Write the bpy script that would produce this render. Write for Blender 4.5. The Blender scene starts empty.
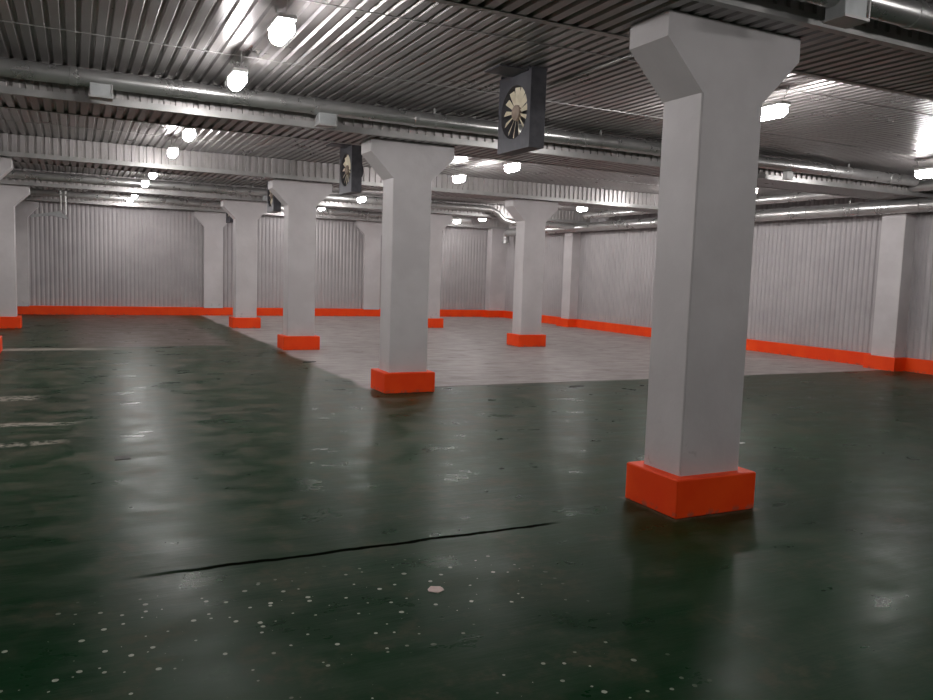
import bpy, math, random
from mathutils import Vector, Matrix
random.seed(7)
S = bpy.context.scene
COL = S.collection
PI = math.pi

# ------------------------------------------------------------------ helpers
class MB:
    def __init__(s): s.v = []; s.f = []; s.sm = []; s.mi = []
    def add(s, vs, fs, smooth=False, mi=0):
        b = len(s.v); s.v += [tuple(v) for v in vs]
        for f in fs:
            s.f.append(tuple(b + i for i in f)); s.sm.append(smooth); s.mi.append(mi)
    def box(s, x0, x1, y0, y1, z0, z1, mi=0, c=0.0):
        """axis aligned box, vertical + horizontal edges chamfered by c"""
        if c <= 0:
            vs = [(x0,y0,z0),(x1,y0,z0),(x1,y1,z0),(x0,y1,z0),(x0,y0,z1),(x1,y0,z1),(x1,y1,z1),(x0,y1,z1)]
            s.add(vs, [(0,3,2,1),(4,5,6,7),(0,1,5,4),(1,2,6,5),(2,3,7,6),(3,0,4,7)], mi=mi); return
        def ring(z, d):
            a, b, e, g = x0+d, x1-d, y0+d, y1-d
            return [(a+c,e,z),(b-c,e,z),(b,e+c,z),(b,g-c,z),(b-c,g,z),(a+c,g,z),(a,g-c,z),(a,e+c,z)]
        vs = ring(z0, c) + ring(z0+c, 0) + ring(z1-c, 0) + ring(z1, c)
        fs = [tuple(reversed(range(8))), tuple(range(24, 32))]
        for k in range(3):
            for i in range(8):
                j = (i+1) % 8
                fs.append((k*8+i, k*8+j, k*8+8+j, k*8+8+i))
        s.add(vs, fs, mi=mi)
    def prism(s, poly, axis, a, b, mi=0):
        """poly: 2-D outline; axis 'x','y','z' extruded from a to b"""
        def P(u, v, w):
            return {'x': (w,u,v), 'y': (u,w,v), 'z': (u,v,w)}[axis]
        n = len(poly)
        vs = [P(u,v,a) for u,v in poly] + [P(u,v,b) for u,v in poly]
        fs = [tuple(reversed(range(n))), tuple(range(n, 2*n))]
        for i in range(n):
            j = (i+1) % n; fs.append((i, j, n+j, n+i))
        s.add(vs, fs, mi=mi)
    def tube(s, pts, r, n=16, caps=True, mi=0):
        pts = [Vector(p) for p in pts]; rings = []
        up = None
        for i, p in enumerate(pts):
            d = (pts[min(i+1, len(pts)-1)] - pts[max(i-1, 0)]).normalized()
            if up is None: up = Vector((0,0,1)) if abs(d.z) < .9 else Vector((0,1,0))
            a = d.cross(up).normalized(); b = a.cross(d).normalized(); up = b
            rr = r[i] if isinstance(r, (list, tuple)) else r
            rings.append([p + a*math.cos(2*PI*k/n)*rr + b*math.sin(2*PI*k/n)*rr for k in range(n)])
        vs = [q for R in rings for q in R]
        fs = [(i*n+k, i*n+(k+1)%n, (i+1)*n+(k+1)%n, (i+1)*n+k) for i in range(len(pts)-1) for k in range(n)]
        s.add(vs, fs, True, mi)
        if caps:
            s.add(rings[0], [tuple(range(n))], False, mi); s.add(rings[-1], [tuple(reversed(range(n)))], False, mi)
    def build(s, name, mat, parent=None, normals=True):
        me = bpy.data.meshes.new(name); me.from_pydata(s.v, [], s.f); me.validate()
        for m in (mat if isinstance(mat, list) else [mat]): me.materials.append(m)
        if len(me.polygons) == len(s.sm):
            me.polygons.foreach_set('use_smooth', s.sm); me.polygons.foreach_set('material_index', s.mi)
        if normals:
            import bmesh
            bm = bmesh.new(); bm.from_mesh(me); bmesh.ops.remove_doubles(bm, verts=bm.verts, dist=1e-5)
            bmesh.ops.recalc_face_normals(bm, faces=bm.faces)
            for e in bm.edges:
                if len(e.link_faces) == 2 and e.calc_face_angle(0) > 0.6: e.smooth = False
            bm.to_mesh(me); bm.free()
        o = bpy.data.objects.new(name, me); COL.objects.link(o)
        if parent: o.parent = parent
        return o

def tag(o, label, cat, group=None):
    o['label'] = label; o['category'] = cat
    if group: o['group'] = group
    return o
def thing(name, label, cat, loc=(0,0,0), group=None):
    o = bpy.data.objects.new(name, None); o.empty_display_size = .2; COL.objects.link(o); o.location = loc
    return tag(o, label, cat, group)
def struct(o): o['kind'] = 'structure'; return o
def dup(root, loc, label, group=None):
    r = root.copy(); COL.objects.link(r); r.location = loc; r['label'] = label
    if group: r['group'] = group
    for ch in list(root.children):
        c = ch.copy(); COL.objects.link(c); c.parent = r
        for g in list(ch.children):
            d = g.copy(); COL.objects.link(d); d.parent = c
    return r

# ------------------------------------------------------------------ node materials
class NT:
    def __init__(s, name):
        s.m = bpy.data.materials.new(name); s.m.use_nodes = True
        s.t = s.m.node_tree; s.b = s.t.nodes['Principled BSDF']
        s.pos = s.t.nodes.new('ShaderNodeNewGeometry').outputs['Position']
    def n(s, ty, **kw):
        x = s.t.nodes.new(ty)
        for k, v in kw.items(): setattr(x, k, v)
        return x
    def link(s, a, b): s.t.links.new(a, b)
    def val(s, sock, v):
        if isinstance(v, (int, float)): sock.default_value = v
        elif isinstance(v, tuple): sock.default_value = v if len(v) == len(sock.default_value) else v + (1,)
        else: s.link(v, sock)
    def math(s, op, a, b=0.0, c=0.0, clamp=False):
        x = s.n('ShaderNodeMath', operation=op, use_clamp=clamp)
        s.val(x.inputs[0], a); s.val(x.inputs[1], b); s.val(x.inputs[2], c)
        return x.outputs[0]
    def noise(s, scale, detail=4, vec=None, rough=.55, sc3=(1,1,1), off=(0,0,0)):
        mp = s.n('ShaderNodeMapping'); mp.inputs['Scale'].default_value = sc3; mp.inputs['Location'].default_value = off
        s.link(vec or s.pos, mp.inputs['Vector'])
        x = s.n('ShaderNodeTexNoise'); s.link(mp.outputs[0], x.inputs['Vector'])
        x.inputs['Scale'].default_value = scale; x.inputs['Detail'].default_value = detail; x.inputs['Roughness'].default_value = rough
        return x.outputs['Fac']
    def ramp(s, fac, a, b, ya=0.0, yb=1.0):
        x = s.n('ShaderNodeMapRange', interpolation_type='SMOOTHSTEP'); s.val(x.inputs['Value'], fac)
        x.inputs['From Min'].default_value = a; x.inputs['From Max'].default_value = b
        x.inputs['To Min'].default_value = ya; x.inputs['To Max'].default_value = yb
        return x.outputs[0]
    def mix(s, fac, a, b):
        x = s.n('ShaderNodeMix', data_type='RGBA'); s.val(x.inputs[0], fac); s.val(x.inputs[6], a); s.val(x.inputs[7], b)
        return x.outputs[2]
    def bump(s, h, strength, dist=.01):
        x = s.n('ShaderNodeBump'); s.link(h, x.inputs['Height']); x.inputs['Strength'].default_value = strength
        x.inputs['Distance'].default_value = dist; s.link(x.outputs[0], s.b.inputs['Normal'])
    def set(s, **kw):
        for k, v in kw.items(): s.val(s.b.inputs[k.replace('_', ' ')], v)
        return s.m

def simple(name, c1, c2, rough=.5, metal=0.0, scale=6, bump=0.0, spec=.5, r2=None):
    t = NT(name); f = t.noise(scale, 5)
    fr = t.ramp(f, .35, .65)
    t.set(Base_Color=t.mix(fr, c1, c2), Metallic=metal, Roughness=t.ramp(f, .3, .7, rough, r2 if r2 else rough*1.25))
    t.b.inputs['Specular IOR Level'].default_value = spec
    if bump: t.bump(t.noise(scale*8, 3), bump, .004)
    return t.m

M_wallmetal = simple('pale_profiled_sheet', (.355,.335,.338), (.41,.388,.39), .5, 0.0, 1.2, spec=.5)
M_ceil = simple('galvanised_ceiling_sheet', (.27,.255,.25), (.33,.315,.31), .27, .5, 2.0, r2=.38)
M_clad = simple('pale_beam_cladding_sheet', (.42,.40,.39), (.50,.475,.47), .36, .45, 2.5)
M_trim = simple('folded_grey_edge_strip', (.40,.40,.39), (.47,.46,.45), .35, .5, 4)
M_galv = simple('galvanised_duct_steel', (.46,.46,.45), (.54,.54,.53), .26, .75, 3, r2=.33)
M_box = simple('grey_register_steel', (.38,.40,.40), (.45,.47,.47), .4, .5, 8)
M_dark = simple('dark_fan_steel', (.055,.055,.065), (.085,.085,.095), .45, .3, 9)
M_blade = simple('beige_fan_blade', (.62,.55,.40), (.72,.65,.50), .5, 0, 12)
M_hub = simple('brown_fan_hub', (.25,.19,.15), (.32,.25,.20), .55, 0, 12)
M_white = simple('white_enamel', (.75,.75,.73), (.82,.82,.80), .4, 0, 8)
M_scrap = simple('pale_pink_scrap', (.55,.42,.38), (.62,.5,.46), .8, 0, 30)
M_paper = simple('white_scrap_paper', (.7,.7,.68), (.8,.8,.78), .8, 0, 30)
M_patch = simple('dark_patch_tape', (.035,.035,.03), (.06,.055,.05), .6, 0, 20)
M_rag = simple('dark_litter', (.02,.018,.016), (.04,.035,.03), .8, 0, 20)

def column_paint():
    t = NT('off_white_column_paint')
    f = t.noise(1.6, 6); g = t.noise(9, 4, off=(3,1,7))
    base = t.mix(t.ramp(f, .35, .68), (.50,.475,.475), (.57,.545,.545))
    sep = t.n('ShaderNodeSeparateXYZ'); t.link(t.pos, sep.inputs[0])
    # scuffs of worn paint low on the shaft, own ragged outline
    low = t.ramp(sep.outputs[2], .75, .25)
    sc = t.math('MULTIPLY', low, t.ramp(g, .62, .72))
    t.set(Base_Color=t.mix(t.math('MULTIPLY', sc, .55), base, (.28,.26,.25)), Roughness=.55)
    t.bump(t.noise(14, 6), .25, .01)
    return t.m
M_col = column_paint()

def orange_paint():
    t = NT('orange_kerb_paint')
    f = t.noise(2.5, 6); g = t.noise(16, 5, off=(2,5,1))
    base = t.mix(t.ramp(f, .3, .7), (.88,.054,.004), (.95,.078,.007))
    sep = t.n('ShaderNodeSeparateXYZ'); t.link(t.pos, sep.inputs[0])
    low = t.ramp(sep.outputs[2], .06, .0)
    chips = t.math('MULTIPLY', low, t.ramp(g, .5, .62))
    t.set(Base_Color=t.mix(t.math('MULTIPLY', chips, .7), base, (.20,.13,.10)), Roughness=.55); t.b.inputs['Specular IOR Level'].default_value = .25
    t.bump(t.noise(20, 4), .2, .006)
    return t.m
M_or = orange_paint()

def floor_mat():
    t = NT('painted_concrete_floor')
    sep = t.n('ShaderNodeSeparateXYZ'); t.link(t.pos, sep.inputs[0]); X, Y = sep.outputs[0], sep.outputs[1]
    big = t.noise(.55, 3); mid = t.noise(2.3, 5, rough=.62, off=(4,2,0)); fine = t.noise(11, 6, rough=.65, off=(1,8,0))
    strk = t.noise(2.0, 5, sc3=(.8, 1.9, 1), rough=.64, off=(7,3,0))
    strk2 = t.noise(5.0, 5, sc3=(.35, 3.0, 1), rough=.65, off=(2,9,0))
    green = t.mix(t.ramp(big, .3, .7), (.002,.022,.006), (.004,.032,.010))
    worn = t.math('ADD', t.math('MULTIPLY', t.ramp(strk, .44, .62), .5), t.math('MULTIPLY', t.ramp(mid, .46, .62), .5))
    # worn paint held back towards the camera, darkening the foreground by colour
    far_wear = t.math('ADD', t.ramp(Y, 2.5, 11.0, .12, .95), 0.0)
    worn = t.math('MULTIPLY', worn, far_wear)
    green = t.mix(worn, green, (.118,.110,.084))
    # ochre-brown rubbed patches
    br = t.math('MULTIPLY', t.ramp(mid, .50, .66), t.ramp(fine, .42, .6))
    green = t.mix(t.math('MULTIPLY', br, .30), green, (.085,.060,.036))
    # bare grey concrete bays
    wob = t.math('MULTIPLY', t.math('SUBTRACT', t.noise(.9, 4), .5), .35)
    gx = t.ramp(t.math('ADD', X, wob), 3.45, 3.6)
    gy = t.ramp(t.math('ADD', Y, t.math('MULTIPLY', wob, .35)), 9.93, 10.05)
    gm = t.math('MULTIPLY', gx, gy)
    grey = t.mix(t.ramp(strk2, .32, .68), (.24,.212,.202), (.38,.345,.33))
    grey = t.mix(t.math('MULTIPLY', t.ramp(mid, .55, .75), .45), grey, (.12,.105,.095))
    # dull brown slab at the back of the left aisle
    lm = t.math('MULTIPLY', t.ramp(Y, 16.15, 16.3), t.math('MULTIPLY', t.ramp(X, -.5, .3), t.ramp(X, 3.0, 2.6)))
    col = t.mix(t.math('MULTIPLY', lm, .85), green, (.125,.098,.085))
    # pale joint line along the cross beams row, left aisle, and pale scratches near the left edge
    def band(v, c, w): return t.ramp(t.math('ABSOLUTE', t.math('SUBTRACT', v, c)), w, w*.4)
    jl = t.math('MULTIPLY', band(t.math('ADD', Y, wob), 15.9, .28), t.ramp(X, 1.2, -.6))
    s1 = t.math('MULTIPLY', t.math('MULTIPLY', band(t.math('ADD', Y, t.math('MULTIPLY', wob, .8)), 8.62, .12), t.ramp(X, .1, -.2)), t.ramp(fine, .38, .55))
    s2 = t.math('MULTIPLY', t.math('MULTIPLY', band(t.math('ADD', Y, t.math('MULTIPLY', wob, .8)), 10.35, .25), t.ramp(X, -.3, -.55)), t.ramp(fine, .42, .55))
    s3 = t.math('MULTIPLY', t.math('MULTIPLY', band(t.math('ADD', Y, t.math('MULTIPLY', wob, .8)), 7.75, .11), t.ramp(X, .0, -.3)), t.ramp(fine, .42, .58))
    s2 = t.math('MAXIMUM', s2, s3)
    sc = t.math('MAXIMUM', jl, t.math('MAXIMUM', s1, s2))
    col = t.mix(t.math('MULTIPLY', sc, .95), col, (.34,.31,.26))
    col = t.mix(gm, col, grey)
    # mortar dust round the nearest plinth
    dx = t.math('SUBTRACT', t.math('ABSOLUTE', t.math('SUBTRACT', X, 3.94)), .36)
    dy = t.math('SUBTRACT', t.math('ABSOLUTE', t.math('SUBTRACT', Y, 4.26)), .28)
    dd = t.math('ADD', t.math('MAXIMUM', dx, dy), t.math('MULTIPLY', t.math('SUBTRACT', fine, .5), .12))
    col = t.mix(t.math('MULTIPLY', t.ramp(dd, .05, .01), .6), col, (.13,.10,.065))
    # expansion joint in line with the nearest column, its step shadow painted black
    wj = t.math('MULTIPLY', t.math('SUBTRACT', t.noise(3, 3), .5), .07)
    jy = t.ramp(t.math('ABSOLUTE', t.math('SUBTRACT', t.math('ADD', Y, wj), 4.22)), .026, .012)
    jm = t.math('MULTIPLY', jy, t.math('MULTIPLY', t.ramp(X, .1, .7), t.ramp(X, 2.85, 2.65)))
    jy2 = t.ramp(t.math('ABSOLUTE', t.math('SUBTRACT', t.math('ADD', Y, wj), 10.0)), .03, .01)
    jm2 = t.math('MULTIPLY', jy2, t.math('MULTIPLY', t.ramp(X, 4.2, 4.5), t.ramp(X, 8.2, 6.5)))
    col = t.mix(t.math('MAXIMUM', jm, t.math('MULTIPLY', jm2, .6)), col, (.004,.004,.003))
    # scattered pale paint drops in the foreground
    vo = t.n('ShaderNodeTexVoronoi', feature='F1', voronoi_dimensions='2D'); vo.inputs['Scale'].default_value = 11; vo.inputs['Randomness'].default_value = 1
    t.link(t.pos, vo.inputs['Vector'])
    vc = t.n('ShaderNodeSeparateXYZ'); t.link(vo.outputs['Color'], vc.inputs[0])
    sz = t.math('MULTIPLY', t.ramp(vc.outputs[0], .45, 1.0), .125)
    drops = t.math('LESS_THAN', t.math('ADD', vo.outputs['Distance'], t.math('MULTIPLY', t.math('SUBTRACT', fine, .5), .22)), sz)
    area = t.math('MULTIPLY', t.ramp(Y, 4.1, 3.6), t.ramp(t.noise(1.1, 2, off=(5,5,0)), .38, .52))
    area = t.math('MULTIPLY', area, t.ramp(X, 2.4, 1.8))
    col = t.mix(t.math('MULTIPLY', t.math('MULTIPLY', drops, area), .9), col, (.42,.43,.36))
    rough = t.math('ADD', t.ramp(strk, .38, .64, .05, .15), t.math('MULTIPLY', t.ramp(mid, .3, .75), .12))
    rough = t.math('ADD', rough, .20)
    rough = t.math('ADD', rough, t.math('MULTIPLY', gm, .08))
    t.set(Base_Color=col, Roughness=rough)
    gap = t.math('MAXIMUM', jm, t.math('MULTIPLY', jm2, .6))
    t.link(t.math('MULTIPLY', t.math('SUBTRACT', 1.0, gap), .04), t.b.inputs['Specular IOR Level'])
    t.val(t.b.inputs['Roughness'], t.math('ADD', rough, t.math('MULTIPLY', gap, .6)))
    t.b.inputs['Specular Tint'].default_value = (1.0, .90, .76, 1)
    t.bump(t.math('ADD', t.math('MULTIPLY', strk2, .7), t.math('MULTIPLY', fine, .3)), .25, .010)
    return t.m
M_floor = floor_mat()

def emit(name, col, st):
    t = NT(name); t.set(Base_Color=(.8,.8,.8)); t.b.inputs['Emission Color'].default_value = col + (1,)
    t.b.inputs['Emission Strength'].default_value = st
    return t.m
LAMP = 150.0
M_led = emit('lit_lamp_diffuser', (1.0, .965, .96), LAMP)

# ------------------------------------------------------------------ layout (metres)
XL, XR, YF, YB = -7.0, 14.36, -5.0, 26.18
ZC, ZS = 3.61, 3.26            # ceiling sheet, beam soffit
RX = [-1.52, 3.94, 9.18]       # column lines
RY = [4.26, 9.86, 15.46, 21.06]
HB = .255

# floor
m = MB(); m.box(XL-.3, XR+.3, YF-.3, YB+.3, -.2, 0); struct(m.build('floor', M_floor))

# ceiling: closed profiled sheet, narrow channels running along y
def channel_profile(a0, a1, base, top, pitch=.12, w=.052, d=.022, sl=.015):
    pts = [(a0, base)]; a = a0 + pitch*.5
    while a + w < a1:
        pts += [(a, base), (a+sl, base+d), (a+w-sl, base+d), (a+w, base)]; a += pitch
    pts += [(a1, base), (a1, top), (a0, top)]
    return pts
def profile_solid(mb, pts, axis, a, b, mi=0):
    """like prism but caps are split in strips (profile points come in order along first coordinate)"""
    n = len(pts)
    def P(u, v, w): return {'x': (w,u,v), 'y': (u,w,v), 'z': (u,v,w)}[axis]
    vs = [P(u,v,a) for u,v in pts] + [P(u,v,b) for u,v in pts]
    fs = []
    for i in range(n):
        j = (i+1) % n; fs.append((i, j, n+j, n+i))
    fs += [tuple(reversed(range(n))), tuple(range(n, 2*n))]
    mb.add(vs, fs, mi=mi)
m = MB(); profile_solid(m, channel_profile(XL, XR, ZC, ZC+.12), 'y', YF, YB); struct(m.build('ceiling', M_ceil))

# thin lap strips across the ceiling sheets
k = 0
for i, (a, b) in enumerate([(4.26, 9.86), (9.86, 15.46), (15.46, 21.06), (21.06, 26.2)]):
    for fr in (.33, .67):
        y = a + (b-a)*fr; k += 1
        m = MB(); m.box(XL, XR, y-.008, y+.008, ZC-.006, ZC+.001); struct(m.build('trim_%d' % k, M_trim))

# walls: vertical trapezoid ribs
def rib_profile(a0, a1, inner, outer, pitch=.12, d=.018):
    pts = [(a0, inner)]; a = a0 + .02
    s = 1 if outer > inner else -1
    while a + pitch < a1:
        pts += [(a, inner), (a+.018, inner+s*d), (a+.048, inner+s*d), (a+.066, inner)]; a += pitch
    pts += [(a1, inner), (a1, outer), (a0, outer)]
    return pts
m = MB(); profile_solid(m, rib_profile(XL, XR, YB, YB+.2), 'z', 0, ZC); struct(m.build('wall_back', M_wallmetal))
m = MB(); profile_solid(m, [(v,u) for u,v in rib_profile(YF, YB, XR, XR+.2)], 'z', 0, ZC); struct(m.build('wall_right', M_wallmetal))
m = MB(); profile_solid(m, [(v,u) for u,v in rib_profile(YF, YB, XL, XL-.2)], 'z', 0, ZC); struct(m.build('wall_left', M_wallmetal))
m = MB(); profile_solid(m, rib_profile(XL, XR, YF, YF-.2), 'z', 0, ZC); struct(m.build('wall_front', M_wallmetal))

# kerbs (orange): straight along the back, with jogs round the pilasters on the right
m = MB(); m.box(XL, XR-.5, YB-.13, YB, 0, HB, c=.006); struct(m.build('baseboard_back', M_or))
pil_y = [4.26, 10.12, 21.3]
m = MB()
outline = [(XR+.02, YF), (XR-.11, YF)]
for y in pil_y + []:
    outline += [(XR-.11, y-.36), (XR-.43, y-.36), (XR-.43, y+.30), (XR-.11, y+.30)]
outline += [(XR-.11, YB-.45), (XR-.75, YB-.45), (XR-.75, YB), (XR+.02, YB)]
m.prism(outline, 'z', 0, HB); struct(m.build('baseboard_right', M_or))
m = MB(); m.box(XL, XL+.12, YF, YB-.13, 0, HB, c=.006); struct(m.build('baseboard_left', M_or))

# ------------------------------------------------------------------ columns
def capital_poly(h=.27, w=.58, z0=2.79, z1=3.10, z2=3.258):
    return [(-h, z0), (h, z0), (w, z1), (w, z2), (-w, z2), (-w, z1)]
GC = 'free-standing concrete columns'
def make_column(label, loc, dz=0.0):
    t = thing('concrete_column', label, 'column', loc, GC)
    m = MB(); q = .01; m.prism([(-.27+q,-.195),(.27-q,-.195),(.27,-.195+q),(.27,.195-q),(.27-q,.195),(-.27+q,.195),(-.27,.195-q),(-.27,-.195+q)], 'z', .262, 2.79+dz); m.build('shaft', M_col, t)
    m = MB(); m.prism([(a, b+dz) for a, b in capital_poly()], 'y', -.195, .195); m.build('capital', M_col, t)
    m = MB(); m.box(-.358, .358, -.277, .277, 0, .268, c=.008); m.build('plinth', M_or, t)
    return t
col0 = make_column('nearest big off-white column with flared capital and bright orange plinth, right of centre', (RX[1], RY[0], 0), .03)
col1 = None
lab = {
 (1,1): 'second column of the middle line, orange plinth, standing just left of the picture centre',
 (1,2): 'third column of the middle line, between the second one and the slim one further left',
 (1,3): 'fourth and farthest free-standing column of the middle line, in front of the back wall',
 (2,1): 'column of the right line hidden behind the nearest big column',
 (2,2): 'column of the right line with a bright left side, standing between the second and the nearest column',
 (2,3): 'far column of the right line, mostly hidden behind the second middle column',
 (0,2): 'column at the left picture edge showing only its capital corner and plinth corner',
 (0,3): 'column at the left side whose broad shaft is cut by the picture edge',
}
for (i, j), l in lab.items():
    if (i, j) == (2, 1): continue
    if col1 is None: col1 = make_column(l, (RX[i], RY[j], 0))
    else: dup(col1, (RX[i], RY[j], 0), l, GC)
dup(col1, (RX[2], RY[1], 0), lab[(2,1)], GC)

# half columns against the back wall (shaft + capital)
GP = 'columns built against the back wall'
def make_pil(label, loc):
    t = thing('wall_column', label, 'column', loc, GP)
    m = MB(); m.box(-.29, .29, -.12, .28, .24, 2.79); m.build('shaft', M_col, t)
    m = MB(); m.prism(capital_poly(.29, .58), 'y', -.12, .28); m.build('capital', M_col, t)
    return t
pil0 = make_pil('off-white wall column with flared capital at the back, left of the fourth middle column', (3.90, YB-.02, 0))
dup(pil0, (9.18, YB-.02, 0), 'wall column at the back, seen just left of the second middle column', GP)
dup(pil0, (-1.52, YB-.02, 0), 'wall column at the back in the far left corner of the picture', GP)
# plain pilasters on the right wall
GR = 'plain pilasters on the right wall'
def pilaster(label, x0, x1, y0, y1):
    m = MB(); m.box(x0, x1, y0, y1, HB-.02, ZC-.01, c=.008); o = m.build('wall_pilaster', M_col); tag(o, label, 'pilaster', GR)
pilaster('off-white pilaster on the right wall nearest to the camera, right of the big column', XR-.31, XR+.02, 9.86, 10.36)
pilaster('off-white pilaster on the right wall seen between the right line column and the big column', XR-.31, XR+.02, 21.06, 21.52)
pilaster('narrow off-white pilaster in the far right corner of the room', XR-.65, XR+.02, YB-.33, YB+.02)

# ------------------------------------------------------------------ clad beams
def make_beam(yc, label, y0=-.45, y1=.45, dz=0.0):
    ZS = 3.26 + dz
    t = thing('ceiling_beam', label, 'beam', (0, yc, 0), 'sheet-clad ceiling beams')
    # soffit with the same channels as the ceiling
    m = MB(); profile_solid(m, channel_profile(XL, XR, ZS, ZS+.05, d=.028), 'y', y0, y1); m.build('soffit', M_ceil, t)
    for s, ye in ((-1, y0), (1, y1)):
        m = MB()
        prof = []; a = XL
        prof = [(XL, ye+.0*s)]
        x = XL + .03
        while x + .12 < XR:
            prof += [(x, ye - s*.004), (x+.008, ye - s*.03), (x+.052, ye - s*.03), (x+.060, ye - s*.004)]; x += .12
        prof += [(XR, ye), (XR, ye - s*.09), (XL, ye - s*.09)]
        profile_solid(m, prof, 'z', ZS+.055, ZC-.002); m.build('side_cladding', M_clad, t)
        m = MB()
        m.box(XL, XR, min(ye, ye+s*.012), max(ye, ye+s*.012), ZS-.006, ZS+.064)
        m.box(XL, XR, min(ye, ye-s*.05), max(ye, ye-s*.05), ZS-.006, ZS-.001)
        m.build('edge_strip', M_trim, t)
    return t
make_beam(RY[0], 'ceiling beam clad in ribbed sheet resting on the nearest big column', dz=.03)
make_beam(RY[1], 'ceiling beam with boxed duct in front, resting on the second middle column')
make_beam(RY[2], 'ceiling beam with bare pale ribbed side, resting on the third middle column')
make_beam(RY[3], 'ceiling beam resting on the fourth middle column')
make_beam(YB-.2, 'shallow ceiling beam against the back wall', -.22, .22)

# ------------------------------------------------------------------ ducts
def make_duct(label, pts, boxes=(), name='ventilation_duct', r=.09, step=1.25, hang=True, boxy=-1):
    t = thing(name, label, 'duct', (0,0,0), 'round galvanised ventilation ducts')
    m = MB(); m.tube(pts, r, 20); m.build('duct_pipe', M_galv, t)
    a, b = Vector(pts[0]), Vector(pts[1]); L = (b-a).length; d = (b-a)/L
    n = 0; s = step*.6
    while s < L-.2:
        p = a + d*s
        m = MB(); m.tube([p-d*.035, p-d*.03, p+d*.03, p+d*.035], [r+.001, r+.007, r+.007, r+.001], 20); m.build('coupling', M_galv, t)
        if n % 2 == 0:
            q = p + d*.25
            m = MB(); m.tube([q-d*.012, q+d*.012], r+.004, 20); m.box(q.x-.012 , q.x+.012, q.y-.012, q.y+.012, q.z+r, ZC)
            m.build('hanger_strap', M_trim, t)
        s += step; n += 1
    for bx, z0, z1 in boxes:
        y = pts[0][1]
        m = MB(); m.box(bx-.10, bx+.10, y-.10, y+.05, z0, z1, c=.004)
        fr = m.build('air_register', M_box, t)
        m = MB(); m.box(bx-.112, bx+.112, y-.112, y-.10, z0-.012, z0+.006); m.box(bx+.10, bx+.112, y-.112, y-.10, z0+.006, z1)
        m.box(bx-.112, bx+.112, y-.105, y+.06, z0-.012, z0-.0005)
        m.build('register_rim', M_trim, fr)
    return t
zd = 3.46
make_duct('round galvanised duct along the front of the nearest beam, crossing the top right corner', [(XL, 3.59, zd-.05), (XR-1.15, 3.59, zd-.05)], boxes=[(4.34, 3.25, 3.37)])
make_duct('long round duct with two grey boxes crossing the ceiling above the second middle column', [(XL, 9.17, zd), (XR-1.15, 9.17, zd)], boxes=[(.25, 3.27, 3.40), (2.62, 3.25, 3.38)])
make_duct('round duct before the fourth middle column beam, bending down at right', [(XL, 20.42, zd), (10.75, 20.42, zd), (10.98, 20.42, 3.36), (11.2, 20.42, 3.17), (11.5, 20.42, 3.12), (13.6, 20.42, 3.12)], boxes=[(4.35, 3.26, 3.38)])
make_duct('round duct close to the back wall above the left aisle', [(XL, 25.45, zd), (12.6, 25.45, zd)])
make_duct('lower round duct running along the right wall with a downward elbow at its far end', [(13.93, YF, 3.11), (13.93, 24.9, 3.11), (13.93, 25.1, 3.08), (13.93, 25.2, 2.98), (13.93, 25.2, 2.72)], r=.125)
make_duct('upper round duct running along the right wall beside the lower one', [(13.5, YF, 3.40), (13.5, 19.6, 3.40)])

# white emergency box on the second duct
m = MB(); m.box(-.07, .07, -.05, .04, 0, .125, c=.008)
o = m.build('junction_box', M_white); o.location = (10.12, 9.17, 3.238); tag(o, 'small white box under the duct, right of the nearest column', 'box')

# ------------------------------------------------------------------ lamps
GL = 'lit lamps hanging in rows under the ceiling'
ZL = 3.37
def make_lamp(label, loc):
    t = thing('ceiling_lamp', label, 'lamp', loc, GL)
    m = MB(); m.box(-.07, .07, -.19, .19, .045, .085, c=.008); m.build('lamp_housing', M_white, t)
    m = MB()
    ys = [-.19, -.185, -.165, -.13, .13, .165, .185, .19]; rs = [.006, .03, .055, .07, .07, .055, .03, .006]
    m.tube([(0, y, 0) for y in ys], rs, 16); m.build('lamp_diffuser', M_led, t)
    for s in (-1, 1):
        m = MB(); m.tube([(0, s*.13, .08), (0, s*.22, ZC-ZL+.002)], .005, 8); m.build('hanger_rod', M_trim, t)
    return t
aisle = [(1.42, 'left'), (6.52, 'middle'), (11.85, 'right')]
mids = [7.10, 12.68, 18.40, 24.0]
bayn = ['between nearest and second beams', 'between second and third beams', 'between third and fourth beams', 'beyond the fourth beam']
lamp0 = None
for ax, an in aisle:
    for by, bn in zip(mids, bayn):
        for s, sn in ((-1, 'nearer'), (1, 'farther')):
            d = .92 if by < 8 else 1.02
            if by > 20: d = .95
            yy = by+s*d
            if an == 'middle' and by < 8 and s > 0: yy = 7.3
            if an == 'right' and by < 8 and s < 0: continue
            if an == 'right' and 10 < by < 14 and s > 0: yy = 13.95
            l = '%s lit lamp of the %s aisle pair %s' % (sn, an, bn)
            if lamp0 is None: lamp0 = make_lamp(l, (ax, yy, ZL))
            else: dup(lamp0, (ax, yy, ZL), l, GL)

for ax, an in aisle[:2]:  # lamps added out of view to light the near column from the front
    for yy, wn in ((1.5, 'just before the nearest beam'), (-1.2, 'behind the camera')):
        dup(lamp0, (ax, yy, ZL), 'added off-frame lamp of the %s aisle %s' % (an, wn), GL)

for by, bn in zip(mids[:3], bayn):  # lamps added off-frame in an unseen aisle, lighting the columns from the left
    for s, sn in ((-1, 'nearer'), (1, 'farther')):
        dup(lamp0, (-4.1, by+s*.95, ZL), '%s added off-frame lamp of an outermost left aisle pair %s' % (sn, bn), GL)

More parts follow.
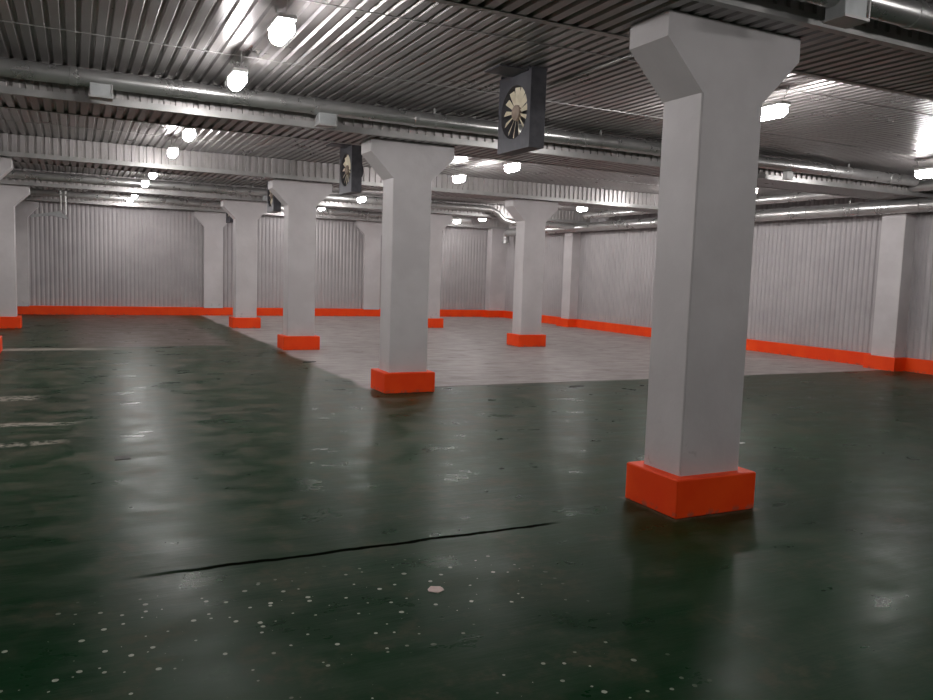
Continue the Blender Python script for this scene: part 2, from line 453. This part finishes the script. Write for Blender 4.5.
# ------------------------------------------------------------------ axial fans
GF = 'axial fans in dark square housings'
def make_fan(label, loc):
    """front plate in the y-z plane at x=0 facing -x; centre at z=0"""
    t = thing('axial_fan', label, 'fan', loc, GF)
    hy, hz, R = .32, .375, .262
    N = 40; m = MB()
    sq = []; ci = []
    for k in range(N):
        a = 2*PI*k/N; c, s = math.cos(a), math.sin(a)
        f = 1/max(abs(c)/hy, abs(s)/hz); sq.append((c*f, s*f)); ci.append((c*R, s*R))
    for sy in (-1, 1):
        for sz in (-1, 1):
            k = min(range(N), key=lambda i: (sq[i][0]-sy*hy)**2 + (sq[i][1]-sz*hz)**2); sq[k] = (sy*hy, sz*hz)
    vs = []
    for x in (0, .02):
        vs += [(x, a, b) for a, b in sq] + [(x, a, b) for a, b in ci]
    vs += [(.20, a, b) for a, b in ci]       # throat
    fs = []
    for k in range(N):
        j = (k+1) % N
        fs += [(k, j, N+j, N+k), (2*N+k, 3*N+k, 3*N+j, 2*N+j), (k, 2*N+k, 2*N+j, j), (N+k, N+j, 4*N+j, 4*N+k)]
    m.add(vs, fs)
    m.build('front_plate', M_dark, t)
    m = MB()
    for s in (-1, 1):
        m.box(.02, .17, min(s*hy, s*(hy-.02)), max(s*hy, s*(hy-.02)), -hz, hz)
        m.box(.02, .17, -hy+.02, hy-.02, min(s*hz, s*(hz-.02)), max(s*hz, s*(hz-.02)))
    m.build('housing', M_dark, t)
    m = MB(); m.tube([(.0, 0, 0), (.015, 0, 0), (.05, 0, 0)], [.05, .075, .08], 20); m.build('hub', M_hub, t)
    m = MB(); m.tube([(.10, 0, 0), (.27, 0, 0), (.29, 0, 0)], [.10, .10, .06], 20)
    for a in (0, PI/2, PI, 3*PI/2):
        c, s = math.cos(a), math.sin(a)
        m.tube([(.18, c*.09, s*.09), (.18, c*.30, s*.30)], .009, 8)
    m.build('motor', M_dark, t)
    nb = 13
    for k in range(nb):
        a = 2*PI*k/nb + .11; c, s = math.cos(a), math.sin(a)
        m = MB(); P = []
        for r_, w, tw in ((.07, .012, .60), (.14, .020, .50), (.20, .027, .45), (.248, .030, .40)):
            for e in (-1, 1):
                u = e*w*math.cos(tw); x = .035 + e*w*math.sin(tw)
                P.append((x, c*r_ - s*u, s*r_ + c*u))
        n4 = len(P); P2 = [(p[0]+.004, p[1], p[2]) for p in P]
        fs = []
        for q in range(3):
            i = q*2; fs += [(i, i+1, i+3, i+2), (n4+i, n4+i+2, n4+i+3, n4+i+1), (i, i+2, n4+i+2, n4+i), (i+1, n4+i+1, n4+i+3, i+3)]
        fs += [(0, n4, n4+1, 1), (6, 7, n4+7, n4+6)]
        m.add(P+P2, fs); m.build('blade', M_blade, t)
    for s in (-1, 1):
        m = MB(); m.box(-.01, .20, s*(hy-.05)-.012, s*(hy-.05)+.012, hz, ZC - loc[2] + .002); m.build('mounting_bracket', M_dark, t)
    m = MB(); m.box(-.32, .0, -.27, .05, hz-.02, hz-.008); m.build('mounting_plate', M_dark, t)
    return t
fy = [7.07, 12.66, 18.26, 23.86]; ZF = 3.215
fan0 = make_fan('large dark ceiling fan with beige blades hanging between the nearest and second columns', (3.95, fy[0], ZF))
for y, l in zip(fy[1:], ['dark ceiling fan seen at the left of the second middle column capital',
                         'dark ceiling fan peeping out left below the third middle column capital',
                         'small far ceiling fan peeping out below the fourth middle column capital']):
    dup(fan0, (3.97, y, ZF), l, GF)

# conduit along the ceiling near the big column
m = MB(); m.tube([(4.51, 4.7, ZC-.012), (4.51, 9.38, ZC-.012)], .011, 8)
tag(m.build('cable_conduit', M_trim), 'thin pale conduit on the ceiling left of the nearest column capital', 'conduit')

# drop pipes with dark bent tray near the back, left
t = thing('drop_pipe_assembly', 'pair of thin pale drop pipes with a dark angled arm near the far left corner', 'pipes', (-.30, 24.9, 0))
for dx, z0 in ((-.06, 2.98), (.06, 2.86)):
    m = MB(); m.tube([(dx, 0, ZC), (dx, 0, z0)], .025, 10); m.build('drop_pipe', M_white, t)
m = MB(); m.box(-.13, .13, -.03, .03, 3.38, 3.42); m.build('clamp', M_trim, t)
m = MB()
m.prism([(-.80, 2.80), (-.10, 2.94), (.10, 2.80), (.10, 2.74), (-.08, 2.78), (-.30, 2.82), (-.80, 2.74)], 'y', -.10, .10); m.build('angled_arm', M_box, t)

# ------------------------------------------------------------------ litter on the floor
def flake(name, label, cat, x, y, r, mat, h=.004, n=11, sx=1.0, sy=1.0, group=None, rnd=.35, ph=0.0):
    m = MB(); P = []
    for k in range(n):
        a = 2*PI*k/n + ph; q = r*(1 - rnd*random.random()); P.append((x + math.cos(a)*q*sx, y + math.sin(a)*q*sy))
    m.prism(P, 'z', 0, h); o = m.build(name, mat); tag(o, label, cat, group); return o
flake('floor_scrap', 'pale pinkish scrap lying on the dark floor in the centre foreground', 'scrap', 1.61, 3.51, .045, M_scrap)
flake('floor_scrap', 'small white scrap lying on the floor right of the nearest column', 'scrap', 5.92, 5.72, .04, M_paper, sx=1.5, sy=.7)
flake('floor_patch', 'small dark square patch on the lit strip of floor at left', 'patch', .32, 6.93, .085, M_patch, .003, 4, 1, 1.1, rnd=.08, ph=.8)
flake('floor_scrap', 'dark flat scrap on the green floor near the grey concrete edge', 'scrap', 6.55, 9.55, .12, M_rag, .008, 9, 1.3, .4)
flake('floor_scrap', 'small dark scrap on grey concrete, between the second and third columns', 'scrap', 3.55, 13.2, .11, M_rag, .01, 9, 1.2, .6)

# ------------------------------------------------------------------ camera
F, yaw, pit, rol, H = 788.885, .4605, .097, .0325, 1.6
f = Vector((math.sin(yaw)*math.cos(pit), math.cos(yaw)*math.cos(pit), -math.sin(pit)))
r = Vector((math.cos(yaw), -math.sin(yaw), 0)); u = r.cross(f)
c, s = math.cos(rol), math.sin(rol)
r2 = r*c + u*s; u2 = -r*s + u*c
cam = bpy.data.cameras.new('camera'); cam.sensor_fit = 'HORIZONTAL'; cam.sensor_width = 36; cam.lens = F/933*36; cam.clip_end = 100
co = bpy.data.objects.new('camera', cam); COL.objects.link(co)
co.matrix_world = Matrix(((r2.x, u2.x, -f.x, 0), (r2.y, u2.y, -f.y, 0), (r2.z, u2.z, -f.z, H), (0,0,0,1)))
S.camera = co

w = bpy.data.worlds.new('world'); S.world = w; w.use_nodes = True
w.node_tree.nodes['Background'].inputs[0].default_value = (.02,.02,.025,1); w.node_tree.nodes['Background'].inputs[1].default_value = .2
S.view_settings.view_transform = 'Standard'; S.view_settings.look = 'None'
S.view_settings.gamma = 1; S.view_settings.use_curve_mapping = False
S.view_settings.exposure = -0.1
S.cycles.max_bounces = 8; S.cycles.diffuse_bounces = 5; S.cycles.glossy_bounces = 4
S.cycles.sample_clamp_indirect = 6
